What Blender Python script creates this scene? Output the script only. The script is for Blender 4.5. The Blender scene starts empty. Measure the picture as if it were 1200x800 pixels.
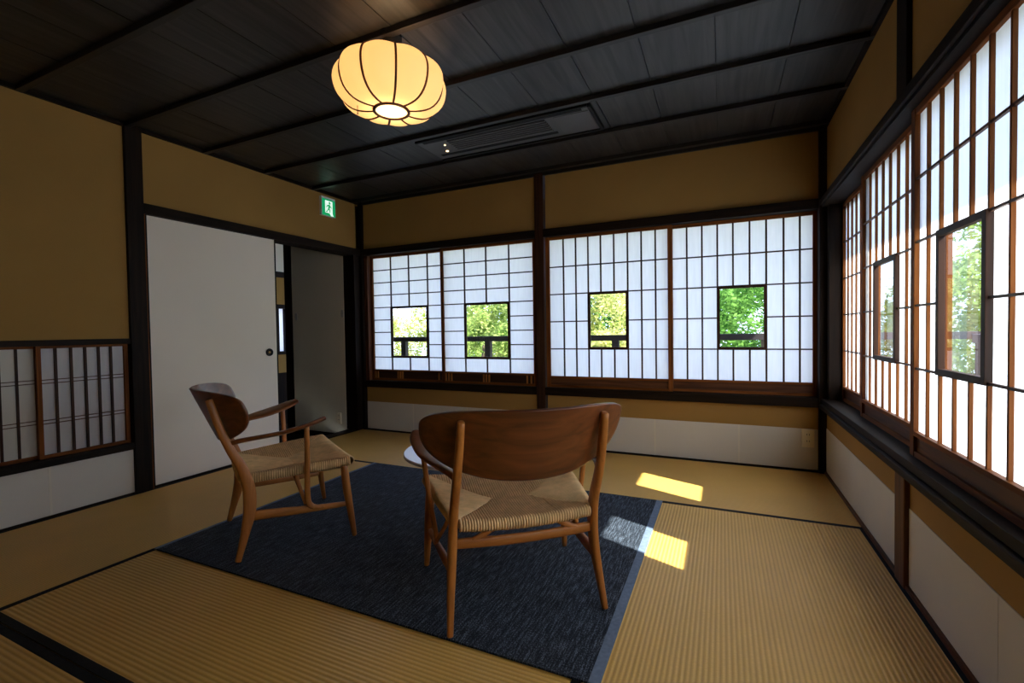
import bpy, bmesh, math, random
from mathutils import Vector, Matrix, noise
C = bpy.context.scene.collection
scene = bpy.context.scene
R = math.radians
random.seed(7)

# ---------------------------------------------------------------- camera
cam_d = bpy.data.cameras.new('camera'); cam = bpy.data.objects.new('camera', cam_d); C.objects.link(cam)
right = Vector((0.91011066, 0.4140784, -0.01541642)); up = Vector((0.00414319, 0.02810925, 0.99959627)); fwd = Vector((-0.41434457, 0.90980709, -0.02386692))
m = Matrix((right, up, -fwd)).transposed().to_4x4(); m.translation = Vector((3.56638, -3.90375, 1.04867))
cam.matrix_world = m
cam_d.sensor_width = 36.0; cam_d.lens = 36.0 * 540.85 / 1200.0; cam_d.clip_start = 0.05; cam_d.clip_end = 200
scene.camera = cam

# ---------------------------------------------------------------- world, sun, exposure
w = bpy.data.worlds.new('sky'); scene.world = w; w.use_nodes = True
nt = w.node_tree; bg = nt.nodes['Background']
tc = nt.nodes.new('ShaderNodeTexCoord'); sp = nt.nodes.new('ShaderNodeSeparateXYZ'); cr = nt.nodes.new('ShaderNodeValToRGB')
nt.links.new(tc.outputs['Generated'], sp.inputs[0]); nt.links.new(sp.outputs['Z'], cr.inputs[0]); nt.links.new(cr.outputs[0], bg.inputs[0])
cr.color_ramp.elements[0].position = 0.0; cr.color_ramp.elements[0].color = (0.61, 0.72, 1.0, 1)
cr.color_ramp.elements[1].position = 0.8; cr.color_ramp.elements[1].color = (0.42, 0.57, 1.0, 1)
bg.inputs[1].default_value = 3.1
sd = bpy.data.lights.new('sun', 'SUN'); sd.energy = 17.0; sd.angle = R(0.8); sd.color = (1.0, 0.96, 0.91)
so = bpy.data.objects.new('sun', sd); C.objects.link(so); so.location = (9, -5, 8)
so.rotation_euler = Vector((-0.93, 0.38, -1.0)).to_track_quat('-Z', 'Y').to_euler()
scene.view_settings.view_transform = 'Standard'; scene.view_settings.look = 'None'
scene.view_settings.exposure = 0.45; scene.view_settings.gamma = 1.0; scene.view_settings.use_curve_mapping = False
scene.cycles.max_bounces = 12; scene.cycles.diffuse_bounces = 6; scene.cycles.transparent_max_bounces = 16; scene.cycles.transmission_bounces = 8

# ---------------------------------------------------------------- materials
def newmat(name):
    mt = bpy.data.materials.new(name); mt.use_nodes = True
    return mt, mt.node_tree, mt.node_tree.nodes['Principled BSDF']
def coords(nt, scale=(1, 1, 1), jitter=True):
    tc = nt.nodes.new('ShaderNodeTexCoord'); mp = nt.nodes.new('ShaderNodeMapping')
    mp.inputs['Scale'].default_value = scale; nt.links.new(tc.outputs['Object'], mp.inputs['Vector'])
    if jitter:
        oi = nt.nodes.new('ShaderNodeObjectInfo'); mu = nt.nodes.new('ShaderNodeMath'); mu.operation = 'MULTIPLY'; mu.inputs[1].default_value = 37.0
        nt.links.new(oi.outputs['Random'], mu.inputs[0]); nt.links.new(mu.outputs[0], mp.inputs['Location'])
    return mp
def ramp(nt, fac, cols):
    r = nt.nodes.new('ShaderNodeValToRGB'); nt.links.new(fac, r.inputs[0])
    e = r.color_ramp.elements
    e[0].position = cols[0][0]; e[0].color = (*cols[0][1], 1); e[1].position = cols[-1][0]; e[1].color = (*cols[-1][1], 1)
    for p, c in cols[1:-1]:
        x = e.new(p); x.color = (*c, 1)
    return r
def wood(name, dark, light, axis='z', rough=0.5, scale=1.0, bump=0.15, spec=0.4):
    mt, nt, b = newmat(name)
    s = [38 * scale] * 3; s['xyz'.index(axis)] = 2.2 * scale
    mp = coords(nt, s)
    n = nt.nodes.new('ShaderNodeTexNoise'); n.inputs['Scale'].default_value = 1.0; n.inputs['Detail'].default_value = 6; n.inputs['Distortion'].default_value = 0.6
    nt.links.new(mp.outputs[0], n.inputs['Vector'])
    r = ramp(nt, n.outputs['Fac'], [(0.3, dark), (0.72, light)]); nt.links.new(r.outputs[0], b.inputs['Base Color'])
    b.inputs['Roughness'].default_value = rough; b.inputs['Specular IOR Level'].default_value = spec
    bp = nt.nodes.new('ShaderNodeBump'); bp.inputs['Strength'].default_value = bump; bp.inputs['Distance'].default_value = 0.002
    nt.links.new(n.outputs['Fac'], bp.inputs['Height']); nt.links.new(bp.outputs[0], b.inputs['Normal'])
    return mt
def plain(name, col, rough=0.6, spec=0.4, metal=0.0, vary=0.06, nscale=6.0, bump=0.0, bscale=250.0):
    mt, nt, b = newmat(name)
    mp = coords(nt, (nscale,) * 3, False); n = nt.nodes.new('ShaderNodeTexNoise'); n.inputs['Scale'].default_value = 1; n.inputs['Detail'].default_value = 5
    nt.links.new(mp.outputs[0], n.inputs['Vector'])
    r = ramp(nt, n.outputs['Fac'], [(0.3, tuple(c * (1 - vary) for c in col)), (0.7, tuple(min(1, c * (1 + vary)) for c in col))])
    nt.links.new(r.outputs[0], b.inputs['Base Color'])
    b.inputs['Roughness'].default_value = rough; b.inputs['Specular IOR Level'].default_value = spec; b.inputs['Metallic'].default_value = metal
    if bump:
        mp2 = coords(nt, (bscale,) * 3, False); n2 = nt.nodes.new('ShaderNodeTexNoise'); n2.inputs['Scale'].default_value = 1; n2.inputs['Detail'].default_value = 3
        nt.links.new(mp2.outputs[0], n2.inputs['Vector'])
        bp = nt.nodes.new('ShaderNodeBump'); bp.inputs['Strength'].default_value = bump; bp.inputs['Distance'].default_value = 0.002
        nt.links.new(n2.outputs['Fac'], bp.inputs['Height']); nt.links.new(bp.outputs[0], b.inputs['Normal'])
    return mt
def tatami(name, axis):
    mt, nt, b = newmat(name)
    tc = nt.nodes.new('ShaderNodeTexCoord'); s = nt.nodes.new('ShaderNodeSeparateXYZ'); nt.links.new(tc.outputs['Object'], s.inputs[0])
    def wave(out, pitch):
        mu = nt.nodes.new('ShaderNodeMath'); mu.operation = 'MULTIPLY'; mu.inputs[1].default_value = 2 * math.pi / pitch; nt.links.new(out, mu.inputs[0])
        sn = nt.nodes.new('ShaderNodeMath'); sn.operation = 'SINE'; nt.links.new(mu.outputs[0], sn.inputs[0])
        ad = nt.nodes.new('ShaderNodeMath'); ad.operation = 'MULTIPLY_ADD'; ad.inputs[1].default_value = 0.5; ad.inputs[2].default_value = 0.5; nt.links.new(sn.outputs[0], ad.inputs[0])
        return ad
    a, o = ('Y', 'X') if axis == 'x' else ('X', 'Y')
    rib = wave(s.outputs[a], 0.0165)
    n = nt.nodes.new('ShaderNodeTexNoise'); n.inputs['Scale'].default_value = 1; n.inputs['Detail'].default_value = 3
    mp = coords(nt, (60, 600, 1) if axis == 'y' else (600, 60, 1), False)
    nt.links.new(mp.outputs[0], n.inputs['Vector'])
    n2 = nt.nodes.new('ShaderNodeTexNoise'); n2.inputs['Scale'].default_value = 2.5; n2.inputs['Detail'].default_value = 4; nt.links.new(tc.outputs['Object'], n2.inputs['Vector'])
    r = ramp(nt, rib.outputs[0], [(0.0, (0.70, 0.365, 0.070)), (0.45, (0.84, 0.470, 0.100)), (1.0, (0.90, 0.525, 0.125))])
    mx = nt.nodes.new('ShaderNodeMix'); mx.data_type = 'RGBA'; mx.blend_type = 'MULTIPLY'; mx.inputs['Factor'].default_value = 0.6
    r2 = ramp(nt, n.outputs['Fac'], [(0.3, (0.72, 0.70, 0.62)), (0.7, (1.0, 1.0, 1.0))])
    nt.links.new(r.outputs[0], mx.inputs['A']); nt.links.new(r2.outputs[0], mx.inputs['B'])
    mx2 = nt.nodes.new('ShaderNodeMix'); mx2.data_type = 'RGBA'; mx2.blend_type = 'MULTIPLY'; mx2.inputs['Factor'].default_value = 0.5
    r3 = ramp(nt, n2.outputs['Fac'], [(0.3, (0.8, 0.8, 0.75)), (0.7, (1.0, 1.0, 1.0))])
    nt.links.new(mx.outputs['Result'], mx2.inputs['A']); nt.links.new(r3.outputs[0], mx2.inputs['B'])
    nt.links.new(mx2.outputs['Result'], b.inputs['Base Color'])
    b.inputs['Roughness'].default_value = 0.48; b.inputs['Specular IOR Level'].default_value = 0.5
    bp = nt.nodes.new('ShaderNodeBump'); bp.inputs['Strength'].default_value = 0.55; bp.inputs['Distance'].default_value = 0.0025
    nt.links.new(rib.outputs[0], bp.inputs['Height']); nt.links.new(bp.outputs[0], b.inputs['Normal'])
    return mt
def rugmat():
    mt, nt, b = newmat('rug_weave')
    mp = coords(nt, (150, 14, 1), False); n = nt.nodes.new('ShaderNodeTexNoise'); n.inputs['Scale'].default_value = 1; n.inputs['Detail'].default_value = 6
    nt.links.new(mp.outputs[0], n.inputs['Vector'])
    mp2 = coords(nt, (260, 170, 1), False); n2 = nt.nodes.new('ShaderNodeTexNoise'); n2.inputs['Scale'].default_value = 1; n2.inputs['Detail'].default_value = 2
    nt.links.new(mp2.outputs[0], n2.inputs['Vector'])
    ad = nt.nodes.new('ShaderNodeMath'); ad.operation = 'MULTIPLY_ADD'; ad.inputs[1].default_value = 0.55; nt.links.new(n2.outputs['Fac'], ad.inputs[0])
    h = nt.nodes.new('ShaderNodeMath'); h.operation = 'MULTIPLY'; h.inputs[1].default_value = 0.5; nt.links.new(n.outputs['Fac'], h.inputs[0]); nt.links.new(h.outputs[0], ad.inputs[2])
    r = ramp(nt, ad.outputs[0], [(0.42, (0.008, 0.010, 0.015)), (0.53, (0.023, 0.028, 0.037)), (0.66, (0.14, 0.165, 0.205))])
    nt.links.new(r.outputs[0], b.inputs['Base Color']); b.inputs['Roughness'].default_value = 0.85; b.inputs['Specular IOR Level'].default_value = 0.2
    bp = nt.nodes.new('ShaderNodeBump'); bp.inputs['Strength'].default_value = 0.8; bp.inputs['Distance'].default_value = 0.003
    nt.links.new(ad.outputs[0], bp.inputs['Height']); nt.links.new(bp.outputs[0], b.inputs['Normal'])
    return mt
def paper(name, col, tr, fibre=0.06, facc=None):
    mt, nt, b = newmat(name); nt.nodes.remove(b); out = nt.nodes['Material Output']
    mp = coords(nt, (60, 60, 6)); n = nt.nodes.new('ShaderNodeTexNoise'); n.inputs['Scale'].default_value = 1; n.inputs['Detail'].default_value = 4
    nt.links.new(mp.outputs[0], n.inputs['Vector'])
    r = ramp(nt, n.outputs['Fac'], [(0.3, tuple(c * (1 - fibre) for c in col)), (0.7, col)])
    d = nt.nodes.new('ShaderNodeBsdfDiffuse'); t = nt.nodes.new('ShaderNodeBsdfTranslucent'); mx = nt.nodes.new('ShaderNodeMixShader'); mx.inputs[0].default_value = tr
    nt.links.new(r.outputs[0], d.inputs[0]); nt.links.new(r.outputs[0], t.inputs[0])
    nt.links.new(d.outputs[0], mx.inputs[1]); nt.links.new(t.outputs[0], mx.inputs[2]); nt.links.new(mx.outputs[0], out.inputs[0])
    return mt
def glassmat(name, tint=(0.97, 0.99, 0.98), mixf=None):
    mt, nt, b = newmat(name); nt.nodes.remove(b); out = nt.nodes['Material Output']
    t = nt.nodes.new('ShaderNodeBsdfTransparent'); t.inputs[0].default_value = (*tint, 1)
    g = nt.nodes.new('ShaderNodeBsdfGlossy'); g.inputs['Roughness'].default_value = 0.02
    lw = nt.nodes.new('ShaderNodeLayerWeight'); pw = nt.nodes.new('ShaderNodeMath'); pw.operation = 'POWER'; pw.inputs[1].default_value = 4.0
    f = nt.nodes.new('ShaderNodeMath'); f.operation = 'MULTIPLY_ADD'; f.inputs[1].default_value = 0.8; f.inputs[2].default_value = 0.04; mx = nt.nodes.new('ShaderNodeMixShader')
    lw.inputs[0].default_value = 0.5; nt.links.new(lw.outputs['Facing'], pw.inputs[0]); nt.links.new(pw.outputs[0], f.inputs[0]); nt.links.new(f.outputs[0], mx.inputs[0]); nt.links.new(t.outputs[0], mx.inputs[1]); nt.links.new(g.outputs[0], mx.inputs[2]); nt.links.new(mx.outputs[0], out.inputs[0])
    return mt
def emis(name, col, s):
    mt, nt, b = newmat(name); b.inputs['Base Color'].default_value = (*col, 1)
    b.inputs['Emission Color'].default_value = (*col, 1); b.inputs['Emission Strength'].default_value = s
    return mt
def leafmat(name, c1, c2):
    mt, nt, b = newmat(name); nt.nodes.remove(b); out = nt.nodes['Material Output']
    tc = nt.nodes.new('ShaderNodeTexCoord'); n = nt.nodes.new('ShaderNodeTexNoise'); n.inputs['Scale'].default_value = 4; n.inputs['Detail'].default_value = 5; nt.links.new(tc.outputs['Object'], n.inputs['Vector'])
    r = ramp(nt, n.outputs['Fac'], [(0.35, c1), (0.65, c2)])
    d = nt.nodes.new('ShaderNodeBsdfDiffuse'); t = nt.nodes.new('ShaderNodeBsdfTranslucent'); mx = nt.nodes.new('ShaderNodeMixShader'); mx.inputs[0].default_value = 0.45
    nt.links.new(r.outputs[0], d.inputs[0]); nt.links.new(r.outputs[0], t.inputs[0]); nt.links.new(d.outputs[0], mx.inputs[1]); nt.links.new(t.outputs[0], mx.inputs[2]); nt.links.new(mx.outputs[0], out.inputs[0])
    return mt

PLASTER = plain('ochre_plaster', (0.37, 0.210, 0.060), 0.9, 0.15, vary=0.05, nscale=2.2, bump=0.35, bscale=160)
DADO = plain('white_dado_paper', (0.70, 0.66, 0.58), 0.8, 0.2, vary=0.03, nscale=3)
SEAM = plain('pale_seam_strip', (0.76, 0.71, 0.60), 0.8, 0.2, vary=0.02)
DOORW = plain('door_paper', (0.90, 0.81, 0.68), 0.75, 0.2, vary=0.02, nscale=1.5)
BEIGE = plain('beige_door_paper', (0.82, 0.74, 0.56), 0.75, 0.2, vary=0.03, nscale=1.5)
BEAM = {a: wood('dark_stained_timber_' + a, (0.005, 0.003, 0.002), (0.020, 0.010, 0.005), a, 0.6, spec=0.14) for a in 'xyz'}
BROWN = {a: wood('reddish_brown_timber_' + a, (0.050, 0.016, 0.006), (0.17, 0.058, 0.018), a, 0.5, spec=0.3) for a in 'xyz'}
SASH = {a: wood('shoji_timber_' + a, (0.095, 0.027, 0.006), (0.29, 0.092, 0.018), a, 0.6, spec=0.12) for a in 'xyz'}
DARKL = {a: wood('dark_lattice_timber_' + a, (0.020, 0.008, 0.004), (0.060, 0.022, 0.009), a, 0.55, spec=0.2) for a in 'xyz'}
ARMW = wood('dark_oiled_arm', (0.13, 0.036, 0.008), (0.32, 0.105, 0.024), 'y', 0.36, 0.8, 0.05, 0.5)
CEILM = wood('black_stained_ceiling_board', (0.003, 0.0028, 0.0028), (0.042, 0.039, 0.037), 'y', 0.45, 0.8, 0.25, 0.5)
CEILB = wood('black_ceiling_batten', (0.008, 0.007, 0.006), (0.022, 0.018, 0.016), 'x', 0.45)
TAT = {a: tatami('tatami_rush_' + a, a) for a in 'xy'}
HERI = plain('black_heri_cloth', (0.010, 0.010, 0.011), 0.8, 0.2, vary=0.2, nscale=40)
RUG = rugmat()
TAPE = plain('grey_blue_rug_tape', (0.16, 0.20, 0.27), 0.8, 0.2, vary=0.15, nscale=60)
PAPER = paper('shoji_paper', (0.92, 0.92, 0.92), 0.62)
PAPER2 = paper('inner_shoji_paper', (0.80, 0.78, 0.78), 0.25)
GLASS = glassmat('clear_glass')
GLASS2 = glassmat('bluish_outer_glass', (0.86, 0.94, 0.96))
BLACKM = plain('black_metal', (0.007, 0.007, 0.007), 0.6, 0.2, vary=0.1)
BRASS = plain('aged_brass', (0.45, 0.28, 0.10), 0.35, 0.5, 0.9, vary=0.1, nscale=60)
STEEL = plain('dull_steel', (0.55, 0.52, 0.46), 0.4, 0.5, 0.7, vary=0.05)
PLASTIC = plain('ivory_plastic', (0.90, 0.80, 0.58), 0.45, 0.4, vary=0.02)
WHITEP = plain('white_plastic', (0.85, 0.85, 0.83), 0.4, 0.4, vary=0.02)
OAK = {a: wood('oiled_oak_' + a, (0.32, 0.100, 0.016), (0.62, 0.225, 0.042), a, 0.42, 0.9, 0.08, 0.5) for a in 'xyz'}
TEAK = wood('teak_veneer', (0.085, 0.022, 0.006), (0.23, 0.068, 0.018), 'x', 0.33, 0.7, 0.05, 0.55)
CORD = plain('paper_cord', (0.74, 0.48, 0.225), 0.75, 0.25, vary=0.14, nscale=25, bump=0.3, bscale=600)
TABLEM = plain('white_tabletop', (0.80, 0.80, 0.80), 0.35, 0.5, vary=0.01)
ACM = plain('charcoal_air_vent', (0.070, 0.070, 0.073), 0.40, 0.5, vary=0.1)
CONC = plain('pale_ground', (0.42, 0.42, 0.36), 0.9, 0.1, vary=0.2, nscale=1.5)
ROOFM = plain('eave_timber', (0.10, 0.06, 0.035), 0.7, 0.2, vary=0.2)
RAILM = plain('weathered_rail', (0.040, 0.034, 0.034), 0.6, 0.3, vary=0.2, nscale=10)

# ---------------------------------------------------------------- object helpers
def link(o, parent=None):
    C.objects.link(o)
    if parent is not None: o.parent = parent
    return o
def empty(name, loc=(0, 0, 0), rz=0.0):
    o = bpy.data.objects.new(name, None); o.empty_display_size = 0.1; C.objects.link(o); o.location = loc; o.rotation_euler = (0, 0, rz); return o
def tag(o, label=None, cat=None, group=None, kind=None):
    if label: o['label'] = label
    if cat: o['category'] = cat
    if group: o['group'] = group
    if kind: o['kind'] = kind
    return o
def struct(name, loc=(0, 0, 0), rz=0.0, label=None):
    o = empty(name, loc, rz); o['kind'] = 'structure'
    if label: o['label'] = label
    return o
_cache = {}
def boxmesh(dx, dy, dz, mat, bev=0.0):
    k = (round(dx, 4), round(dy, 4), round(dz, 4), mat.name, bev)
    if k in _cache: return _cache[k]
    me = bpy.data.meshes.new('box'); bm = bmesh.new(); bmesh.ops.create_cube(bm, size=1.0)
    bmesh.ops.scale(bm, vec=(dx, dy, dz), verts=bm.verts)
    if bev > 0: bmesh.ops.bevel(bm, geom=bm.edges[:], offset=bev, segments=2, affect='EDGES', profile=0.7)
    bm.to_mesh(me); bm.free(); me.materials.append(mat); _cache[k] = me; return me
def box(name, x0, x1, y0, y1, z0, z1, mat, parent=None, bev=0.0, label=None):
    me = boxmesh(abs(x1 - x0), abs(y1 - y0), abs(z1 - z0), mat, bev)
    o = bpy.data.objects.new(name, me); o.location = ((x0 + x1) / 2, (y0 + y1) / 2, (z0 + z1) / 2); link(o, parent)
    if label: o['label'] = label
    return o
def sub(name, x0, x1, y0, y1, z0, z1, mat, par, bev=0.0):
    """box under a box part whose location is known: same frame as the part's own parent"""
    o = box(name, x0, x1, y0, y1, z0, z1, mat, None, bev); o.location = o.location - par.location; o.parent = par; return o
def mesh(name, verts, faces, mat, parent=None, smooth=True):
    me = bpy.data.meshes.new(name); me.from_pydata([tuple(v) for v in verts], [], faces); me.materials.append(mat)
    if smooth:
        for p in me.polygons: p.use_smooth = True
    me.update(); o = bpy.data.objects.new(name, me); return link(o, parent)
def sweep(name, path, secs, mat, parent=None, n=12, upv=(0, 0, 1), sub=3, power=2.6):
    """tube along path with (a, b) half sizes per point; a along side, b along up; Catmull-Rom refined"""
    P = [Vector(p) for p in path]; S = [tuple(s) for s in secs]; Q = []; T = []
    for i in range(len(P) - 1):
        p0 = P[max(i - 1, 0)]; p1 = P[i]; p2 = P[i + 1]; p3 = P[min(i + 2, len(P) - 1)]
        s0 = S[max(i - 1, 0)]; s1 = S[i]; s2 = S[i + 1]; s3 = S[min(i + 2, len(P) - 1)]
        for k in range(sub):
            t = k / sub
            cr_ = lambda a, b, c, d: 0.5 * (2 * b + (c - a) * t + (2 * a - 5 * b + 4 * c - d) * t * t + (3 * b - a - 3 * c + d) * t ** 3)
            Q.append(cr_(p0, p1, p2, p3)); T.append((cr_(s0[0], s1[0], s2[0], s3[0]), cr_(s0[1], s1[1], s2[1], s3[1])))
    Q.append(P[-1]); T.append(S[-1])
    vs = []; fs = []; upv = Vector(upv)
    def ring(c, side, u, a, b):
        for j in range(n):
            th = 2 * math.pi * j / n; ct, st = math.cos(th), math.sin(th)
            e = 2.0 / power
            vs.append(c + side * (a * math.copysign(abs(ct) ** e, ct)) + u * (b * math.copysign(abs(st) ** e, st)))
    rings = []
    for i, c in enumerate(Q):
        d = (Q[min(i + 1, len(Q) - 1)] - Q[max(i - 1, 0)]).normalized(); side = d.cross(upv).normalized(); u = side.cross(d).normalized(); a, b = T[i]
        if i == 0:
            ring(c - d * min(a, b) * 0.0, side, u, a * 0.78, b * 0.78); rings.append((c, d)); ring(c + d * min(a, b) * 0.25, side, u, a, b); rings.append(0)
        elif i == len(Q) - 1:
            ring(c - d * min(a, b) * 0.3, side, u, a, b); rings.append(0); ring(c, side, u, a * 0.75, b * 0.75); rings.append(0)
        else: ring(c, side, u, a, b); rings.append(0)
    nr = len(vs) // n
    for i in range(nr - 1):
        for j in range(n):
            fs.append((i * n + j, i * n + (j + 1) % n, (i + 1) * n + (j + 1) % n, (i + 1) * n + j))
    fs.append(tuple(range(n - 1, -1, -1))); fs.append(tuple(range((nr - 1) * n, nr * n)))
    return mesh(name, vs, fs, mat, parent)
def disc(name, r, z0, z1, mat, parent=None, n=40, bev=0.0, loc=(0, 0, 0), rot=(0, 0, 0)):
    prof = [(0, z0), (r - bev, z0), (r, z0 + bev), (r, z1 - bev), (r - bev, z1), (0, z1)] if bev else [(0, z0), (r, z0), (r, z1), (0, z1)]
    return lathe(name, prof, mat, parent, n, loc, rot, smooth=False)
def lathe(name, prof, mat, parent=None, n=32, loc=(0, 0, 0), rot=(0, 0, 0), smooth=True):
    vs = []; fs = []
    for r, z in prof:
        for j in range(n):
            a = 2 * math.pi * j / n; vs.append((r * math.cos(a), r * math.sin(a), z))
    for i in range(len(prof) - 1):
        for j in range(n): fs.append((i * n + j, i * n + (j + 1) % n, (i + 1) * n + (j + 1) % n, (i + 1) * n + j))
    o = mesh(name, vs, fs, mat, parent, smooth)
    bm = bmesh.new(); bm.from_mesh(o.data); bmesh.ops.remove_doubles(bm, verts=bm.verts, dist=1e-5); bm.to_mesh(o.data); bm.free()
    o.location = loc; o.rotation_euler = rot; return o

W = 4.2355; H = 2.45; YF = -5.2; TH = 0.14      # room width, height, front wall, wall thickness

# ---------------------------------------------------------------- floor: tatami
floor = struct('floor', label='floor of rush tatami mats with black cloth borders')
box('subfloor', -0.02, W + 0.1, YF, 0.02, -0.12, -0.055, BEAM['x'], floor)
def mat_(x0, x1, y0, y1, axis):
    hw = 0.03
    if axis == 'x':
        o = box('tatami_mat', x0, x1, y0 + 0.002, y1 - 0.002, -0.055, 0.0, TAT['x'], floor)
        sub('cloth_border', x0, x1, y0 + 0.002, y0 + hw, -0.05, 0.0012, HERI, o); sub('cloth_border', x0, x1, y1 - hw, y1 - 0.002, -0.05, 0.0012, HERI, o)
    else:
        o = box('tatami_mat', x0 + 0.002, x1 - 0.002, y0, y1, -0.055, 0.0, TAT['y'], floor)
        sub('cloth_border', x0 + 0.002, x0 + hw, y0, y1, -0.05, 0.0012, HERI, o); sub('cloth_border', x1 - hw, x1 - 0.002, y0, y1, -0.05, 0.0012, HERI, o)
YA, YB = -1.03, -3.165
mat_(0.0, 2.118, YA, 0.0, 'x'); mat_(2.118, W, YA, 0.0, 'x')
mat_(0.0, 1.035, YB, YA, 'y'); mat_(3.15, W, YB, YA, 'y')
mat_(1.035, 3.15, -2.10, YA, 'x'); mat_(1.035, 3.15, YB, -2.10, 'x')
mat_(0.0, 2.118, YB - 1.035, YB, 'x'); mat_(2.118, W, YB - 1.035, YB, 'x')
mat_(0.0, 2.118, YF, YB - 1.035, 'x'); mat_(2.118, W, YF, YB - 1.035, 'x')

# ---------------------------------------------------------------- ceiling
ceil = struct('ceiling', label='dark stained board ceiling with thin battens')
box('ceiling_backing', -0.1, W + 0.1, YF - 0.1, 0.1, H + 0.02, H + 0.06, CEILB, ceil)
k0 = -10
xs = [3.205 + 0.337 * k for k in range(-9, 4)]
xs = [0.0] + [x for x in xs if 0.05 < x < W - 0.05] + [W]
for a, b_ in zip(xs[:-1], xs[1:]):
    box('ceiling_board', a + 0.002, b_ - 0.002, YF, 0, H - 0.001 + random.uniform(-0.001, 0.001), H + 0.02, CEILM, ceil)
for k in range(0, 10):
    yb = -0.125 - 0.508 * k
    box('ceiling_batten', 0.0, W, yb - 0.017, yb + 0.017, H - 0.030, H - 0.0015, CEILB, ceil, 0.003)
box('crown_rail', 0.0, W, -0.02, 0.0, H - 0.028, H, CEILB, ceil); box('crown_rail', 0.0, 0.02, YF, 0, H - 0.028, H, BEAM['y'], ceil); box('crown_rail', W - 0.02, W, YF, 0, H - 0.028, H, BEAM['y'], ceil)

# ---------------------------------------------------------------- walls
SZ0, SZ1, LZ0, LZ1 = 0.465, 0.535, 1.875, 1.945      # sill and lintel heights
wb = struct('wall_back', label='back wall of ochre plaster with white dado and shoji band')
MX0, MX1 = 2.035, 2.135
box('plaster_panel', 0.04, MX0, 0.0, TH, LZ1, H + 0.02, PLASTER, wb); box('plaster_panel', MX1, W, 0.0, TH, LZ1, H + 0.02, PLASTER, wb)
box('plaster_panel', 0.05, MX0, 0.0, TH, 0.305, SZ0, PLASTER, wb); box('plaster_panel', MX1, W - 0.02, 0.0, TH, 0.305, SZ0, PLASTER, wb)
box('post', MX0, MX1 - 0.015, -0.022, TH, 0.0, H - 0.001, DARKL['z'], wb, 0.010)
box('post', 0.0, 0.045, -0.035, TH, 0.0, H - 0.001, BEAM['z'], wb, 0.004); box('post', 0.045, 0.087, -0.004, TH, SZ1, LZ0, BROWN['z'], wb); box('post', W - 0.045, W + TH, -0.045, TH, 0.0, H - 0.001, BEAM['z'], wb, 0.004)
for a, b_ in ((0.045, MX0), (MX1 - 0.015, W - 0.045)):
    box('lintel', a, b_, -0.030, TH, LZ0, LZ1, BEAM['x'], wb, 0.004); box('sill', a, b_, -0.030, TH, SZ0, SZ1, BEAM['x'], wb, 0.004)
ds = [(0.05, 0.655), (0.655, 1.30), (1.30, MX0), (MX1 - 0.015, 2.42), (2.42, 3.062), (3.062, 3.68), (3.68, W - 0.045)]
for a, b_ in ds:
    box('dado_panel', a + 0.001, b_ - 0.001, -0.003, TH, 0.012, 0.305, DADO, wb)
for a, b_ in ds[1:3] + ds[4:]:
    box('dado_seam', a - 0.006, a + 0.006, -0.0045, 0.0, 0.012, 0.305, SEAM, wb)
bbk = tag(box('baseboard_back', 0.0, W, -0.012, 0.0, 0.0, 0.012, BEAM['x']), kind='structure')

wr = struct('wall_right', label='right wall of ochre plaster with white dado under shoji band')
RP0, RP1 = -1.625, -1.51
RE = -3.74                                            # end of the window band
for a, b_ in ((RP1, -0.0), (YF, RP0)):
    box('plaster_panel', W, W + TH, a, b_, LZ1, H + 0.02, PLASTER, wr); box('plaster_panel', W, W + TH, a, b_, 0.325, SZ0, PLASTER, wr)
box('plaster_panel', W, W + TH, YF, RE, SZ0, LZ1, PLASTER, wr)
box('post', W - 0.02, W + TH, RP0, RP1 - 0.005, SZ1 - 0.06, 0.0, BROWN['z'], wr, 0.008); box('post', W - 0.018, W + TH, RP0, RP1, LZ1 - 0.01, H - 0.001, BEAM['z'], wr, 0.004)
box('post', W + 0.0, W + TH, -0.112, -0.045, SZ1, LZ0, BEAM['z'], wr, 0.004)
box('post', W - 0.018, W + TH, RE - 0.10, RE, 0, H, BEAM['z'], wr, 0.004)
box('lintel', W - 0.030, W + TH, RE, 0.0 - 0.045, LZ0, LZ1 - 0.028, BEAM['y'], wr, 0.004); box('lintel_moulding', W - 0.046, W - 0.03, RE, -0.045, LZ0 + 0.012, LZ1 - 0.02, BEAM['y'], wr, 0.006); box('lintel_cap', W - 0.034, W + TH, RE, -0.045, LZ1 - 0.026, LZ1, BEAM['y'], wr, 0.003)
box('sill', W - 0.034, W + TH, RE, -0.045, SZ0 + 0.035, SZ1, BEAM['y'], wr, 0.004); box('sill_moulding', W - 0.048, W + 0.02, RE, -0.045, SZ0, SZ0 + 0.032, BEAM['y'], wr, 0.008)
for a, b_ in ((-0.70, -0.045), (RP1, -0.70), (-2.27, RP0), (-2.92, -2.27), (-3.6, -2.92), (-4.4, -3.6), (YF, -4.4)):
    box('dado_panel', W - 0.003, W + TH, a + 0.001, b_ - 0.001, 0.02, 0.325, DADO, wr)
tag(box('baseboard_right', W - 0.014, W, YF, 0.0, 0.0, 0.02, BROWN['y']), kind='structure')

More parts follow.
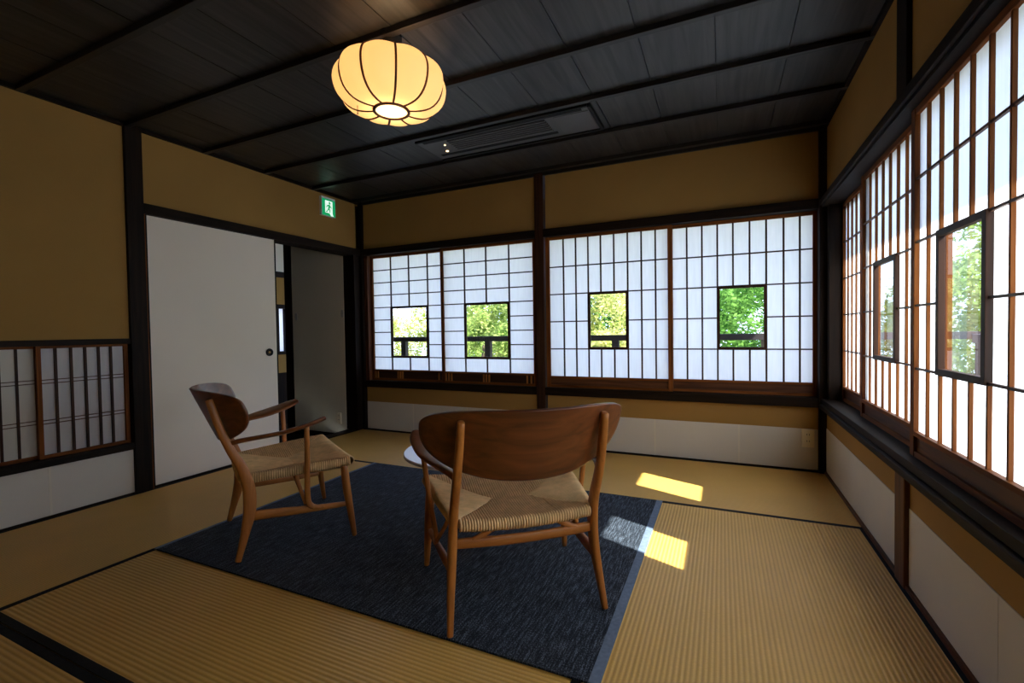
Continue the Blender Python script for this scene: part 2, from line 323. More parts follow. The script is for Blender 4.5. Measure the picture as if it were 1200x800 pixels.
wl = struct('wall_left', label='left wall of ochre plaster with sliding doors and low screen')
LP0, LP1 = -2.175, -2.075
box('plaster_panel', -TH, 0.0, LP1, -0.0, LZ1, H + 0.02, PLASTER, wl)
box('plaster_panel', -TH, 0.0, YF, LP0, 1.035, H + 0.02, PLASTER, wl)
box('post', -TH, 0.025, LP0, LP1 - 0.0, 0.0, H - 0.001, BEAM['z'], wl, 0.006)
box('corner_trim', LP1 and -0.0, 0.018, LP1 + 0.0, LP1 + 0.006, 0.0, LZ0, SASH['z'], wl)
box('door_jamb', -TH, 0.006, LP1, LP1 + 0.022, 0.012, LZ0, BEAM['z'], wl)
box('door_jamb', -TH, 0.010, -0.118, -0.035, 0.012, LZ0, BEAM['z'], wl, 0.004)
box('lintel', -TH, 0.028, LP1, -0.035, LZ0, LZ1, BEAM['y'], wl, 0.004)
box('threshold', -TH, -0.002, LP1, -0.035, -0.06, 0.004, BEAM['y'], wl)
box('door_track', -0.016, 0.0, LP1, -0.035, 0.004, 0.012, BEAM['y'], wl)
box('screen_head_rail', -TH, 0.020, YF, LP0, 1.0, 1.035, BEAM['y'], wl, 0.003)
box('screen_sill', -TH, 0.020, YF, LP0, 0.300, 0.345, BEAM['y'], wl, 0.003)
for a, b_ in ((-2.596, LP0), (-3.2, -2.596), (-3.9, -3.2), (-4.5, -3.9), (YF, -4.5)):
    box('dado_panel', -TH, 0.003, a + 0.001, b_ - 0.001, 0.012, 0.300, DADO, wl)
box('dado_seam', 0.0, 0.0045, -2.602, -2.590, 0.012, 0.300, SEAM, wl)
box('screen_back', -TH, -0.055, YF, LP0, 0.345, 1.0, DADO, wl)
tag(box('baseboard_left', 0.0, 0.012, YF, LP0, 0.0, 0.014, BEAM['y']), kind='structure')
wf = tag(box('wall_front', -0.1, W + 0.1, YF - 0.1, YF, -0.05, H + 0.02, PLASTER), kind='structure')

# ---------------------------------------------------------------- shoji panels
def shoji(name, loc, rz, width, z0, z1, colx, nrow, pane=None, board=0.115, slats=None, label=None, sw=0.032, pap=PAPER, vdark=False, top=0.026, dbl=None):
    r = struct(name, loc, rz, label); r['category'] = 'window' if False else r.get('category', 'shoji window')
    D = 0.030
    box('stile', 0, sw, 0, D, z0, z1, SASH['z'], r, 0.002); box('stile', width - sw, width, 0, D, z0, z1, SASH['z'], r, 0.002)
    box('top_rail', sw, width - sw, 0.002, D, z1 - top, z1, SASH['x'], r, 0.002)
    zb = z0 + board
    if board > 0.04:
        box('bottom_rail', sw, width - sw, 0.002, D, z0, z0 + 0.022, SASH['x'], r, 0.002)
        box('middle_rail', sw, width - sw, -0.002, D, zb - 0.018, zb, SASH['x'], r, 0.002)
        box('base_board', sw, width - sw, 0.012, 0.020, z0 + 0.022, zb - 0.018, DARKL['x'] if slats else BROWN['x'], r)
        for s in slats or ():
            box('base_slat', s - 0.0065, s + 0.0065, 0.000, 0.012, z0 + 0.022, zb - 0.018, OAK['z'], r)
    else:
        box('bottom_rail', sw, width - sw, 0.002, D, z0, zb, SASH['x'], r, 0.002)
    zt = z1 - top
    xs = [sw] + list(colx) + [width - sw]
    if isinstance(nrow, int): zs = [zb + (zt - zb) * i / nrow for i in range(nrow + 1)]
    else: zs = [zb] + list(nrow) + [zt]
    nc, nr = len(xs) - 1, len(zs) - 1
    c0, c1, r0, r1 = pane if pane else (99, 99, 99, 99)      # columns c0..c1-1, rows r0..r1-1 from the bottom
    for c in range(nc):
        for q in range(nr):
            if c0 <= c < c1 and r0 <= q < r1: continue
            k = ('pp', round(xs[c + 1] - xs[c], 4), round(zs[q + 1] - zs[q], 4), pap.name)
            if k not in _cache:
                me = bpy.data.meshes.new('paper_pane'); hx = k[1] / 2; hz = k[2] / 2
                me.from_pydata([(-hx, 0, -hz), (hx, 0, -hz), (hx, 0, hz), (-hx, 0, hz)], [], [(0, 1, 2, 3)]); me.materials.append(pap); _cache[k] = me
            o = bpy.data.objects.new('paper_pane', _cache[k]); o.location = ((xs[c] + xs[c + 1]) / 2, 0.0165, (zs[q] + zs[q + 1]) / 2); link(o, r)
    bw = 0.0062 if vdark else 0.0052; lm, lx = (DARKL['z'], DARKL['x']) if vdark else (SASH['z'], BROWN['x']); hw_ = 0.0050 if vdark else 0.0042
    for i in range(1, nc):
        segs = [(zb, zt)]
        if c0 < i < c1: segs = [(zb, zs[r0]), (zs[r1], zt)]
        for a, b_ in segs: box('lattice_bar', xs[i] - bw, xs[i] + bw, 0.005, 0.0155, a, b_, lm, r)
    for q in range(1, nr):
        segs = [(sw, width - sw)]
        if r0 < q < r1: segs = [(sw, xs[c0]), (xs[c1], width - sw)]
        for a, b_ in segs:
            if dbl:
                for dz in (-dbl, dbl): box('lattice_bar', a, b_, 0.009, 0.016, zs[q] + dz - 0.0025, zs[q] + dz + 0.0025, BROWN['x'], r)
            else: box('lattice_bar', a, b_, 0.0042, 0.0140, zs[q] - hw_, zs[q] + hw_, lx, r)
    if pane:
        fx0, fx1, fz0, fz1 = xs[c0], xs[c1], zs[r0], zs[r1]; t = 0.017
        for a, b_, c, d in ((fx0 - 0.006, fx0 + t, fz0 - 0.006, fz1 + 0.006), (fx1 - t, fx1 + 0.006, fz0 - 0.006, fz1 + 0.006)):
            box('pane_frame', a, b_, -0.003, 0.016, c, d, DARKL['z'], r, 0.0015)
        for c, d in ((fz0 - 0.006, fz0 + t), (fz1 - t, fz1 + 0.006)):
            box('pane_frame', fx0 + t, fx1 - t, -0.003, 0.016, c, d, DARKL['x'], r, 0.0015)
        g = bpy.data.meshes.new('glass_pane'); g.from_pydata([(fx0, 0.010, fz0), (fx1, 0.010, fz0), (fx1, 0.010, fz1), (fx0, 0.010, fz1)], [], [(0, 1, 2, 3)]); g.materials.append(GLASS)
        link(bpy.data.objects.new('glass_pane', g), r)
    return r
def even(a, b_, n): return [a + (b_ - a) * i / n for i in range(1, n)]
ZS0, ZS1 = SZ1, LZ0
trip = lambda c: (c - 0.030, c, c + 0.030)
x0 = 0.085
shoji('window_1', (x0, 0.045, 0), 0, 1.035 - x0, ZS0, ZS1, [v - x0 for v in (0.355, 0.589, 0.823)], 9, (1, 3, 1, 5), 0.115, [0.045, 0.075] + list(trip(0.375)) + [0.86], 'shoji window left of the round post, nearest the left corner', vdark=True)
x0 = 1.005
shoji('window_2', (x0, 0.012, 0), 0, 2.030 - x0, ZS0, ZS1, [v - x0 for v in (1.278, 1.516, 1.758)], 9, (1, 3, 1, 5), 0.115, [0.045, 0.078, 0.11] + list(trip(0.50)) + [0.925, 0.965], 'shoji window just left of the middle post, four columns wide', vdark=True)
x0 = 2.125
shoji('window_3', (x0, 0.012, 0), 0, 3.205 - x0, ZS0, ZS1, [v - x0 for v in (2.29, 2.403, 2.513, 2.618 + .005, 2.736, 2.850, 2.959 + .003, 3.074)], 5, (3, 6, 1, 3), 0.10, None, 'shoji window just right of the middle post, nine columns wide', sw=0.036, vdark=True)
x0 = 3.175
shoji('window_4', (x0, 0.045, 0), 0, W - 0.04 - x0, ZS0, ZS1, [v - x0 for v in (3.312, 3.424, 3.535, 3.645, 3.759, 3.870, 3.983, 4.086)], 5, (3, 6, 1, 3), 0.10, None, 'shoji window of the back wall nearest the right corner', sw=0.030, vdark=True)
# right wall (local x runs towards the camera)
HR = -math.pi / 2
shoji('window_5', (W + 0.075, -0.10, 0), HR, 0.70, ZS0, ZS1, [0.12 + 0.103 * i for i in range(5)], 5, None, 0.10, None, 'narrow shoji without a glass pane at the far end of the right wall', sw=0.035)
y0 = -0.715
shoji('window_6', (W + 0.042, y0, 0), HR, 0.93, ZS0, ZS1, [0.035 + 0.1075 * i for i in range(1, 8)], 5, (2, 5, 1, 3), 0.10, None, 'shoji with a small glass pane in the middle of the right wall', sw=0.035)
y0 = -1.595
shoji('window_7', (W + 0.006, y0, 0), HR, 1.10, ZS0, ZS1, [0.035 + 0.107 * i for i in range(1, 10)], 5, (2, 5, 1, 3), 0.10, None, 'nearest shoji of the right wall, showing largest, with a glass pane', sw=0.040)
for n_, y0 in ((8, -2.60),):  # extra shoji out of view, added to let more daylight into the room
    shoji('window_%d' % n_, (W + (0.042 if n_ == 8 else 0.006), y0, 0), HR, 1.12 if n_ == 8 else 1.33, ZS0, ZS1, [0.035 + 0.1065 * i for i in range(1, 10 if n_ == 8 else 12)], 5, None, 0.10, None, 'unseen shoji added to the right wall outside the frame for more daylight', sw=0.035)
# left low screen (local x runs along +y)
HL = math.pi / 2
def yl(v): return v
shoji('window_9', (-0.012, -2.63, 0), HL, 0.45, 0.345, 1.0, [v for v in (0.088, 0.160, 0.228, 0.296, 0.360)], [0.556, 0.792], None, 0.02, None, 'low lattice screen beside the dark left post', sw=0.022, pap=PAPER2, top=0.015, vdark=True, dbl=0.010)
shoji('window_10', (-0.045, -3.10, 0), HL, 0.50, 0.345, 1.0, [0.09, 0.17, 0.25, 0.33, 0.40], [0.556, 0.792], None, 0.02, None, 'low lattice screen at the left edge, behind its neighbour', sw=0.022, pap=PAPER2, top=0.015, vdark=True, dbl=0.010)

# ---------------------------------------------------------------- sliding doors and vestibule
d1 = struct('door_1', label='wide cream paper sliding door with a round black pull')
p_ = box('door_panel', -0.034, -0.010, -2.052, -1.056, 0.014, LZ0, DOORW, d1, 0.002)
box('door_edge', -0.036, -0.008, -1.060, -1.048, 0.012, LZ0, BEAM['z'], d1)
box('door_edge', -0.036, -0.008, -2.056, -2.046, 0.012, LZ0, BEAM['z'], d1)
pl = lathe('door_pull', [(0, 0.004), (0.020, 0.004), (0.027, 0.010), (0.031, 0.011), (0.033, 0.004), (0.033, 0)], BLACKM, d1, 28, (-0.010, -1.135, 0.892), (0, math.pi / 2, 0))
lathe('pull_boss', [(0, 0.008), (0.009, 0.007), (0.011, 0.004)], BRASS, pl, 20)
VX0, VY, VZ = -0.93, -0.12, 2.2
d2 = struct('door_2', label='closed beige sliding doors in the side wall of the vestibule')
box('door_panel', VX0 + 0.45, -TH, VY, VY + 0.03, -0.045, 2.17, BEIGE, d2); box('door_panel', VX0, VX0 + 0.455, VY + 0.004, VY + 0.034, -0.045, 2.17, BEIGE, d2)
def hik(x, z):
    o = lathe('door_pull', [(0, 0.003), (0.014, 0.003), (0.018, 0.006), (0.022, 0.006), (0.023, 0)], STEEL, d2, 24, (x, VY + (0.004 if x < -0.4 else 0.0), z), (math.pi / 2, 0, 0)); o.scale = (0.8, 1.9, 1)
hik(-0.862, 1.243); hik(-0.165, 1.26)
hall = struct('wall_hall', label='dark timber and ochre wall at the end of the vestibule')
box('jamb', VX0 - 0.10, VX0, VY - 0.01, VY + 0.06, -0.06, 2.2, BEAM['z'], hall)
box('plinth', VX0, -TH, VY + 0.0, VY + 0.05, -0.16, -0.045, BEAM['x'], hall)
box('jamb', VX0, VX0 + 0.0001 + 0.012, VY - 0.004, VY + 0.0, -0.045, 2.2, BEAM['z'], hall)
HX = -1.5
box('hall_floor', HX - 0.1, -TH, -2.2, 0.7, -0.16, -0.10, BEAM['x'], hall); box('hall_ceiling', HX - 0.1, -TH, -2.2, 0.7, 2.35, 2.4, BEAM['x'], hall)
box('side_wall', HX - 0.1, -TH, -2.3, -2.2, -0.1, 2.4, BEAM['z'], hall); box('side_wall', HX - 0.1, VX0 - 0.05, 0.6, 0.7, -0.1, 2.4, BEAM['z'], hall)
box('side_wall', VX0 - 0.06, 0.0, VY + 0.05, VY + 0.11, -0.1, 2.4, BEAM['z'], hall)
sx0, sx1 = 0.165, 0.285
box('white_panel', HX - 0.1, HX, -0.35, 0.6, 1.83, 2.35, DOORW, hall); box('dark_rail', HX - 0.1, HX + 0.02, -0.35, 0.6, 1.76, 1.83, BEAM['y'], hall)
box('ochre_panel', HX - 0.1, HX, -0.35, 0.6, 1.42, 1.76, PLASTER, hall); box('dark_rail', HX - 0.1, HX + 0.02, -0.35, 0.6, 1.37, 1.42, BEAM['y'], hall)
box('dark_board', HX - 0.1, HX, -2.2, 0.19 - 0.02, 0.83, 1.37, BEAM['z'], hall); box('dark_board', HX - 0.1, HX, 0.265, 0.6, 0.83, 1.37, BEAM['z'], hall)
box('dark_board', HX - 0.1, HX, -2.2, -0.35, 1.37, 2.35, BEAM['z'], hall)
box('dark_rail', HX - 0.1, HX + 0.02, -0.35, 0.6, 0.79, 0.83, BEAM['y'], hall); box('ochre_panel', HX - 0.1, HX, -0.35, 0.6, 0.56, 0.79, PLASTER, hall)
box('dark_board', HX - 0.1, HX, -2.2, 0.6, -0.1, 0.56, BEAM['z'], hall); box('dark_board', HX - 0.1, HX, -2.2, -0.35, 0.56, 0.83, BEAM['z'], hall)
mesh('paper_pane', [(HX - 0.05, 0.165, 0.82), (HX - 0.05, 0.27, 0.82), (HX - 0.05, 0.27, 1.38), (HX - 0.05, 0.165, 1.38)], [(0, 1, 2, 3)], PAPER, hall, False)

# ---------------------------------------------------------------- outside: eaves, ground, deck
rf = struct('trim_1', label='eaves projecting over the balcony')
box('eave', -0.6, W + TH + 0.62, TH, TH + 0.62, 2.20, 2.26, ROOFM, rf); box('eave', W + TH, W + TH + 0.62, YF, TH, 2.20, 2.26, ROOFM, rf)
box('roof_slab', -1.7, W + TH, YF - 0.2, TH + 0.0, 2.5, 2.56, ROOFM, rf)
dk = struct('trim_2', label='timber balcony deck outside the windows')
for i in range(7): box('deck_board', -1.6, W + 1.4, TH + 0.02 + 0.14 * i, TH + 0.15 + 0.14 * i, -0.14, -0.10, ROOFM, dk)
for i in range(8): box('deck_board', W + TH + 0.02 + 0.14 * i, W + TH + 0.15 + 0.14 * i, YF, TH, -0.14, -0.10, ROOFM, dk)
tag(box('ground', -30, 30, -30, 30, -3.3, -3.2, CONC), kind='structure', label='pale ground below the balcony')
def railing(name, loc, rz, length, px, label):
    r = empty(name, loc, rz); tag(r, label, 'railing')
    box('top_rail', 0, length, -0.03, 0.03, 0.925, 0.985, RAILM, r, 0.004); box('lower_rail', 0, length, -0.02, 0.02, 0.30, 0.35, RAILM, r)
    for x in px: box('post', x - 0.035, x + 0.035, -0.03, 0.03, -0.10, 0.925, RAILM, r)
railing('balcony_railing', (-1.6, 0.95, 0), 0, 7.1, [0.06, 1.43, 2.65, 4.15, 5.6, 7.04], 'dark timber balcony railing beyond the back wall windows')
rr = empty('balcony_railing', (W + 1.15, 0.9, 0), HR); tag(rr, 'greyish timber balcony railing beyond the right wall windows', 'railing')
RAIL2 = plain('grey_rail', (0.16, 0.13, 0.14), 0.6, 0.3, vary=0.1, nscale=8)
box('top_rail', 0, 6.1, -0.03, 0.03, 0.895, 0.965, RAIL2, rr, 0.004)
for x in (0.15, 1.3, 2.6, 3.9, 5.2): box('post', x - 0.06, x + 0.06, -0.035, 0.035, -0.10, 0.895, RAIL2, rr)
# outer glazed sashes on the right side; the last, unseen, is added for daylight
SL = ('outer glazed sash at the far end of the right wall', 'outer glazed sash behind the middle shoji of the right wall', 'outer glazed sash behind the nearest shoji of the right wall', 'unseen outer glazed sash added outside the frame with the daylight shoji')
for i, (ya, yb_) in enumerate(((-0.705, -0.02), (-1.575, -0.705), (-2.72, -1.575), (-3.72, -2.72))):
    r = struct('window_%d' % (11 + i), label=SL[i])
    xo = W + 0.112; e = 0.018; sw_ = 0.030
    box('stile', xo, xo + e, yb_ - sw_, yb_, 0.56, 1.87, SASH['z'], r); box('stile', xo, xo + e, ya, ya + sw_, 0.56, 1.87, SASH['z'], r)
    box('rail', xo, xo + e, ya + sw_, yb_ - sw_, 0.56, 0.62, SASH['y'], r); box('rail', xo, xo + e, ya + sw_, yb_ - sw_, 1.82, 1.87, SASH['y'], r)
    g = bpy.data.meshes.new('glass_pane'); g.from_pydata([(xo + .009, ya + .03, .61), (xo + .009, yb_ - .03, .61), (xo + .009, yb_ - .03, 1.83), (xo + .009, ya + .03, 1.83)], [], [(0, 1, 2, 3)]); g.materials.append(GLASS2)
    link(bpy.data.objects.new('glass_pane', g), r)

# ---------------------------------------------------------------- rug
rug = empty('rug', (0, 0, 0)); tag(rug, 'dark navy flat woven rug under both armchairs', 'rug')
rv = []
RX0, RX1, RY0, RY1, RZ = 1.045, 3.236, -2.600, -1.022, 0.009
rb = box('rug_field', RX0, RX1 - 0.032, RY0, RY1, 0.0015, RZ, RUG, rug, 0.002)
box('rug_border', RX1 - 0.034, RX1, RY0, RY1, 0.0015, RZ + 0.001, TAPE, rug, 0.002, label='grey blue cloth edge tape')
box('rug_border', RX0 - 0.018, RX0 + 0.002, RY0, RY1, 0.0015, RZ + 0.001, TAPE, rug, 0.002, label='grey blue cloth edge tape')

# ---------------------------------------------------------------- armchairs
def chair(label, loc, fd, rz_off=0):
    r = empty('armchair', (loc[0], loc[1], 0.0130), math.atan2(-fd[0], fd[1])); tag(r, label, 'armchair', 'low oak armchairs with woven seats')
    for s in (-1, 1):
        zz = [0, .10, .20, .28, .35, .43, .50, .58, .66, .748]
        yy = [.007, .034, .058, .063, .056, .032, -.003, -.035, -.060, -.085]
        wy = [.013, .018, .026, .028, .026, .022, .0195, .018, .017, .0155]
        xx = [.287, .280, .272, .267, .264, .262, .260, .257, .253, .250]
        wx = [.011, .013, .0155, .016, .016, .0155, .015, .0145, .014, .0125]
        sweep('rear_leg', [(s * a, b_, c) for a, b_, c in zip(xx, yy, zz)], list(zip(wx, wy)), OAK['z'], r, 14, (0, 1, 0), 3, 2.8)
        sweep('front_leg', [(s * .326, .520, 0), (s * .320, .505, .12), (s * .312, .490, .25), (s * .306, .480, .372)], [(.0115, .0115), (.016, .016), (.0195, .0195), (.0175, .0175)], OAK['z'], r, 14, (0, 1, 0), 3, 2.1)
        sweep('side_stretcher', [(s * .270, .068, .193), (s * .282, .20, .183), (s * .296, .34, .173), (s * .312, .492, .167)], [(.010, .024), (.010, .021), (.010, .016), (.009, .012)], OAK['y'], r, 12, (0, 0, 1), 3, 3.2)
        sweep('arm_support', [(s * .352, .300, .592), (s * .340, .302, .50), (s * .325, .303, .38), (s * .308, .304, .27), (s * .299, .309, .21), (s * .300, .335, .182), (s * .304, .385, .174)], [(.011, .012), (.0105, .0125), (.010, .013), (.010, .014), (.010, .015), (.0095, .013), (.007, .008)], OAK['z'], r, 12, (0, 1, .25), 3, 2.4)
        sweep('seat_brace', [(s * .300, .300, .205), (s * .272, .285, .255), (s * .235, .265, .335)], [(.009, .011), (.008, .009), (.009, .012)], OAK['x'], r, 10, (0, 1, 0), 3)
        sweep('armrest', [(s * .258, -.004, .540), (s * .274, .035, .550), (s * .300, .11, .560), (s * .328, .20, .573), (s * .346, .29, .594), (s * .354, .34, .610), (s * .360, .386, .626)],
              [(.010, .012), (.016, .011), (.036, .0105), (.050, .0105), (.050, .011), (.043, .0115), (.026, .010)], ARMW, r, 18, (-s * .20, 0, 1), 4, 2.4)
    # rear rail with its two raised saddles
    o = sweep('rear_rail', [(-.262, .060, .292), (-.1, .056, .285), (.1, .056, .285), (.262, .060, .292)], [(.010, .018)] * 4, OAK['x'], r, 12, (0, 0, 1), 4, 3.4)
    for s in (-1, 1): sweep('rail_saddle', [(s * .20, .058, .300), (s * .165, .057, .309), (s * .135, .057, .326), (s * .115, .057, .330)], [(.009, .006), (.009, .010), (.009, .011), (.008, .006)], OAK['x'], r, 10, (0, 0, 1), 3)
    sweep('front_rail', [(-.306, .478, .355), (0, .490, .350), (.306, .478, .355)], [(.010, .012)] * 3, OAK['x'], r, 10, (0, 0, 1), 4)
    # woven seat: four fields of paper cord meeting along the diagonals
    A = Vector((-.245, .045, 0)); B = Vector((.245, .045, 0)); Cc = Vector((.318, .508, 0)); Dd = Vector((-.318, .508, 0))
    L_ = Vector((-.075, .285, 0)); R_ = Vector((.075, .285, 0)); rc = .019
    zr = lambda p: .368 + .016 * max(0, (p.y - .045) / .46) + .018 * (abs(p.x) / .3) ** 2
    def surf(q_):
        dm = min(q_.y - .045, .508 - q_.y, (.245 + (q_.y - .045) * .1577 - abs(q_.x)) * .987)
        return zr(q_) - .022 * math.sin(math.pi / 2 * max(0, min(1, dm / .19))) + .004 * (1 if abs(q_.x) > .12 else 0) * math.sin(math.pi * max(0, min(1, dm / .19)))
    for e0, e1, i0, i1, out in ((A, B, L_, R_, Vector((0, -1, 0))), (B, Cc, R_, R_, Vector((1, -.157, 0)).normalized()), (Cc, Dd, R_, L_, Vector((0, 1, 0))), (Dd, A, L_, L_, Vector((-1, -.157, 0)).normalized())):
        ln = (e1 - e0).length; nc = int(ln / .0098); per = 6; vs = []; fs = []; ncol = nc * per + 1
        rows = []
        for i in range(ncol):
            t = i / (ncol - 1); p = e0.lerp(e1, t)
            bow = 0.014 * (1 - (2 * t - 1) ** 2) if out.y > 0.5 else 0.004 * (1 - (2 * t - 1) ** 2)
            p = p + out * bow
            # inner end on the diagonal / centre line
            if (i0 - i1).length > 1e-6:
                a0 = (i0 - e0).project(e1 - e0).length / ln; a1 = 1 - (i1 - e1).project(e1 - e0).length / ln
                if t < a0: q = e0.lerp(i0, t / a0)
                elif t > a1: q = e1.lerp(i1, (1 - t) / (1 - a1))
                else: q = i0.lerp(i1, (t - a0) / (a1 - a0))
            else:
                a0 = 0.5; q = e0.lerp(i0, t / a0) if t < a0 else e1.lerp(i1, (1 - t) / (1 - a0))
            rd = abs(math.sin(math.pi * i / per)); rdv = rd * .0048
            jit = noise.noise(Vector((i // per * 1.7, ln * 9, 3.0))) * .0012
            zc = zr(p) - rc
            col = []
            dist = max((q - p).length, 1e-4)
            for k in range(6):                                     # wrap under and round the rail
                th = math.pi * (1.42 - 1.42 / 5 * k) if False else math.radians(200 - 200 * k / 5 * 0.55 - 0)
                th = math.radians(-80 + 170 * k / 5)
                rr_ = rc + rdv + jit; col.append(p - out * 0.0 + out * (rr_ * math.cos(th)) + Vector((0, 0, zc + rr_ * math.sin(th))))
            pin = p - out * 0.0
            for k in range(1, 8):
                u = k / 7; c_ = pin.lerp(q, u); sag = -.020 * math.sin(min(1, dist / .2) * u * math.pi / 2) * (min(1, dist / .2))
                c_ = c_ + Vector((0, 0, surf(c_) + rdv + jit - (0.005 if k == 7 else 0))); col.append(c_)
            rows.append(col)
        m_ = len(rows[0])
        for col in rows: vs += col
        for i in range(ncol - 1):
            for k in range(m_ - 1): fs.append((i * m_ + k, (i + 1) * m_ + k, (i + 1) * m_ + k + 1, i * m_ + k + 1))
        mesh('woven_seat', vs, fs, CORD, r)
    mesh('seat_underside', [(-.243, .05, .345), (.243, .05, .345), (.312, .50, .350), (-.312, .50, .350), (0, .28, .335)], [(0, 1, 4), (1, 2, 4), (2, 3, 4), (3, 0, 4)], CORD, r, False)
    # bent plywood backrest
    vs = []; fs = []; NS, NT = 14, 72; th = .0065
    def pos(X, Z): return Vector((X, -.112 + 1.2 * X * X + .42 * (.69 - Z), Z))
    grid = []
    for i in range(NS + 1):
        s = i / NS; s = 1 - (1 - s) ** 1.35
        ring = []
        for j in range(NT):
            a = 2 * math.pi * j / NT; c_, s_ = math.cos(a), math.sin(a)
            if s_ >= 0: ex = 2 / 3.6; X = .372 * s * math.copysign(abs(c_) ** ex, c_); Z = .712 + s * (.070) * abs(s_) ** ex
            else: ex = 2 / 2.25; X = .372 * s * math.copysign(abs(c_) ** ex, c_); Z = .712 - s * .184 * abs(s_) ** ex
            ring.append((X, Z))
        grid.append(ring)
    def layer(off):
        base = len(vs)
        for ring in grid:
            for X, Z in ring:
                n_ = Vector((-2.4 * X, 1, .42)).normalized(); vs.append(pos(X, Z) + n_ * off)
        return base
    b0 = layer(-th); b1 = layer(th)
    for i in range(NS):
        for j in range(NT):
            j2 = (j + 1) % NT
            fs.append((b0 + i * NT + j, b0 + i * NT + j2, b0 + (i + 1) * NT + j2, b0 + (i + 1) * NT + j))
            fs.append((b1 + i * NT + j2, b1 + i * NT + j, b1 + (i + 1) * NT + j, b1 + (i + 1) * NT + j2))
    for j in range(NT):
        j2 = (j + 1) % NT; fs.append((b0 + NS * NT + j, b0 + NS * NT + j2, b1 + NS * NT + j2, b1 + NS * NT + j))
    bk = mesh('backrest', vs, fs, TEAK, r)
    bm = bmesh.new(); bm.from_mesh(bk.data); bmesh.ops.remove_doubles(bm, verts=bm.verts, dist=1e-5); bmesh.ops.recalc_face_normals(bm, faces=bm.faces); bm.to_mesh(bk.data); bm.free()
    for p in bk.data.polygons: p.use_smooth = True
    for s in (-1, 1):
        q = pos(s * .250, .69); lathe('screw_cap', [(0, .0035), (.006, .003), (.0075, 0)], BRASS, bk, 14, q + Vector((-.3 * s, 1, .29)).normalized() * th, (-math.pi / 2 + 0.28, 0, s * .5))
    return r
ch1 = chair('oak armchair seen from its side near the cream sliding door', (1.303, -2.395), (.509, .86))
def dup(root, loc, fd, label):
    c = root.copy(); C.objects.link(c); c.location = (loc[0], loc[1], 0.0130); c.rotation_euler = (0, 0, math.atan2(-fd[0], fd[1])); c['label'] = label
    for ch in list(root.children):
        a = ch.copy(); C.objects.link(a); a.parent = c
        for g in ch.children:
            b_ = g.copy(); C.objects.link(b_); b_.parent = a
    return c
dup(ch1, (2.949, -2.418), (-.633, .774), 'oak armchair seen from behind, its broad curved backrest towards the viewer')

# ---------------------------------------------------------------- low round table
tb = empty('coffee_table', (2.20, -1.53, RZ + .0005)); tag(tb, 'low round white table behind the armchair turned away from the viewer', 'table')
disc('tabletop', .385, .322, .341, TABLEM, tb, 72, .004)
lathe('pedestal', [(0, .322), (.11, .322), (.11, .316), (.03, .312), (.024, .28), (.022, .05), (.03, .018), (.15, .008), (.155, 0), (0, 0)], BLACKM, tb, 40)

# ---------------------------------------------------------------- ceiling lamp
lamp = empty('pendant_lamp', (2.147, -2.122, H - 0.02)); tag(lamp, 'glowing ribbed paper lantern hanging close under the dark ceiling', 'ceiling lamp')
def shade_mat(name, tint, stren):
    mt, nt, b = newmat(name); nt.nodes.remove(b); out = nt.nodes['Material Output']
    d = nt.nodes.new('ShaderNodeBsdfDiffuse'); t = nt.nodes.new('ShaderNodeBsdfTranslucent'); mx = nt.nodes.new('ShaderNodeMixShader'); mx.inputs[0].default_value = .6
    d.inputs[0].default_value = (*tint, 1); t.inputs[0].default_value = (*tint, 1)
    nt.links.new(d.outputs[0], mx.inputs[1]); nt.links.new(t.outputs[0], mx.inputs[2]); nt.links.new(mx.outputs[0], out.inputs[0])
    return mt
SHADE = shade_mat('lantern_paper', (.96, .76, .50), 1); SHADEB = shade_mat('lantern_bottom_paper', (.97, .88, .66), 1)
NRIB = 10
prof = [(.165, -.122), (.196, -.130), (.220, -.146), (.236, -.172), (.243, -.206), (.238, -.250), (.219, -.292), (.180, -.324), (.125, -.335), (.078, -.334)]
def pr(t):
    x = t * (len(prof) - 1); i = min(int(x), len(prof) - 2); f = x - i; a = prof[max(i - 1, 0)]; b_ = prof[i]; c_ = prof[i + 1]; d_ = prof[min(i + 2, len(prof) - 1)]
    g = lambda a, b_, c_, d_: 0.5 * (2 * b_ + (c_ - a) * f + (2 * a - 5 * b_ + 4 * c_ - d_) * f * f + (3 * b_ - a - 3 * c_ + d_) * f ** 3)
    return g(a[0], b_[0], c_[0], d_[0]), g(a[1], b_[1], c_[1], d_[1])
ROT = math.radians(-46)
NV = 22; SEG = 8
for k in range(NRIB):
    vs = []; fs = []
    for i in range(NV + 1):
        rr_, z = pr(i / NV)
        for j in range(SEG + 1):
            u = j / SEG; a = ROT + 2 * math.pi * (k + u) / NRIB; bul = 1 + .075 * math.sin(math.pi * u) * math.sin(math.pi * i / NV) - .02 * (1 - math.sin(math.pi * u))
            vs.append((rr_ * bul * math.cos(a), rr_ * bul * math.sin(a), z))
    for i in range(NV):
        for j in range(SEG): q = i * (SEG + 1) + j; fs.append((q, q + 1, q + SEG + 2, q + SEG + 1))
    mesh('lamp_shade', vs, fs, SHADE, lamp)
    a = ROT + 2 * math.pi * k / NRIB; pth = []
    for i in range(12):
        rr_, z = pr(i / 11); pth.append(((rr_ * .985 + .001) * math.cos(a), (rr_ * .985 + .001) * math.sin(a), z))
    sweep('lamp_rib', pth, [(.0055, .0055)] * 12, BROWN['z'], lamp, 6, (-math.sin(a), math.cos(a), 0.01), 2, 2)
lathe('bottom_ring', [(.078, -.328), (.085, -.331), (.086, -.341), (.073, -.341), (.073, -.333), (.078, -.328)], BROWN['z'], lamp, 48)
lathe('bottom_disc', [(0, -.336), (.075, -.336)], SHADEB, lamp, 48)
lathe('top_ring', [(.155, -.116), (.167, -.116), (.167, -.125), (.155, -.125), (.155, -.116)], BROWN['z'], lamp, 48)
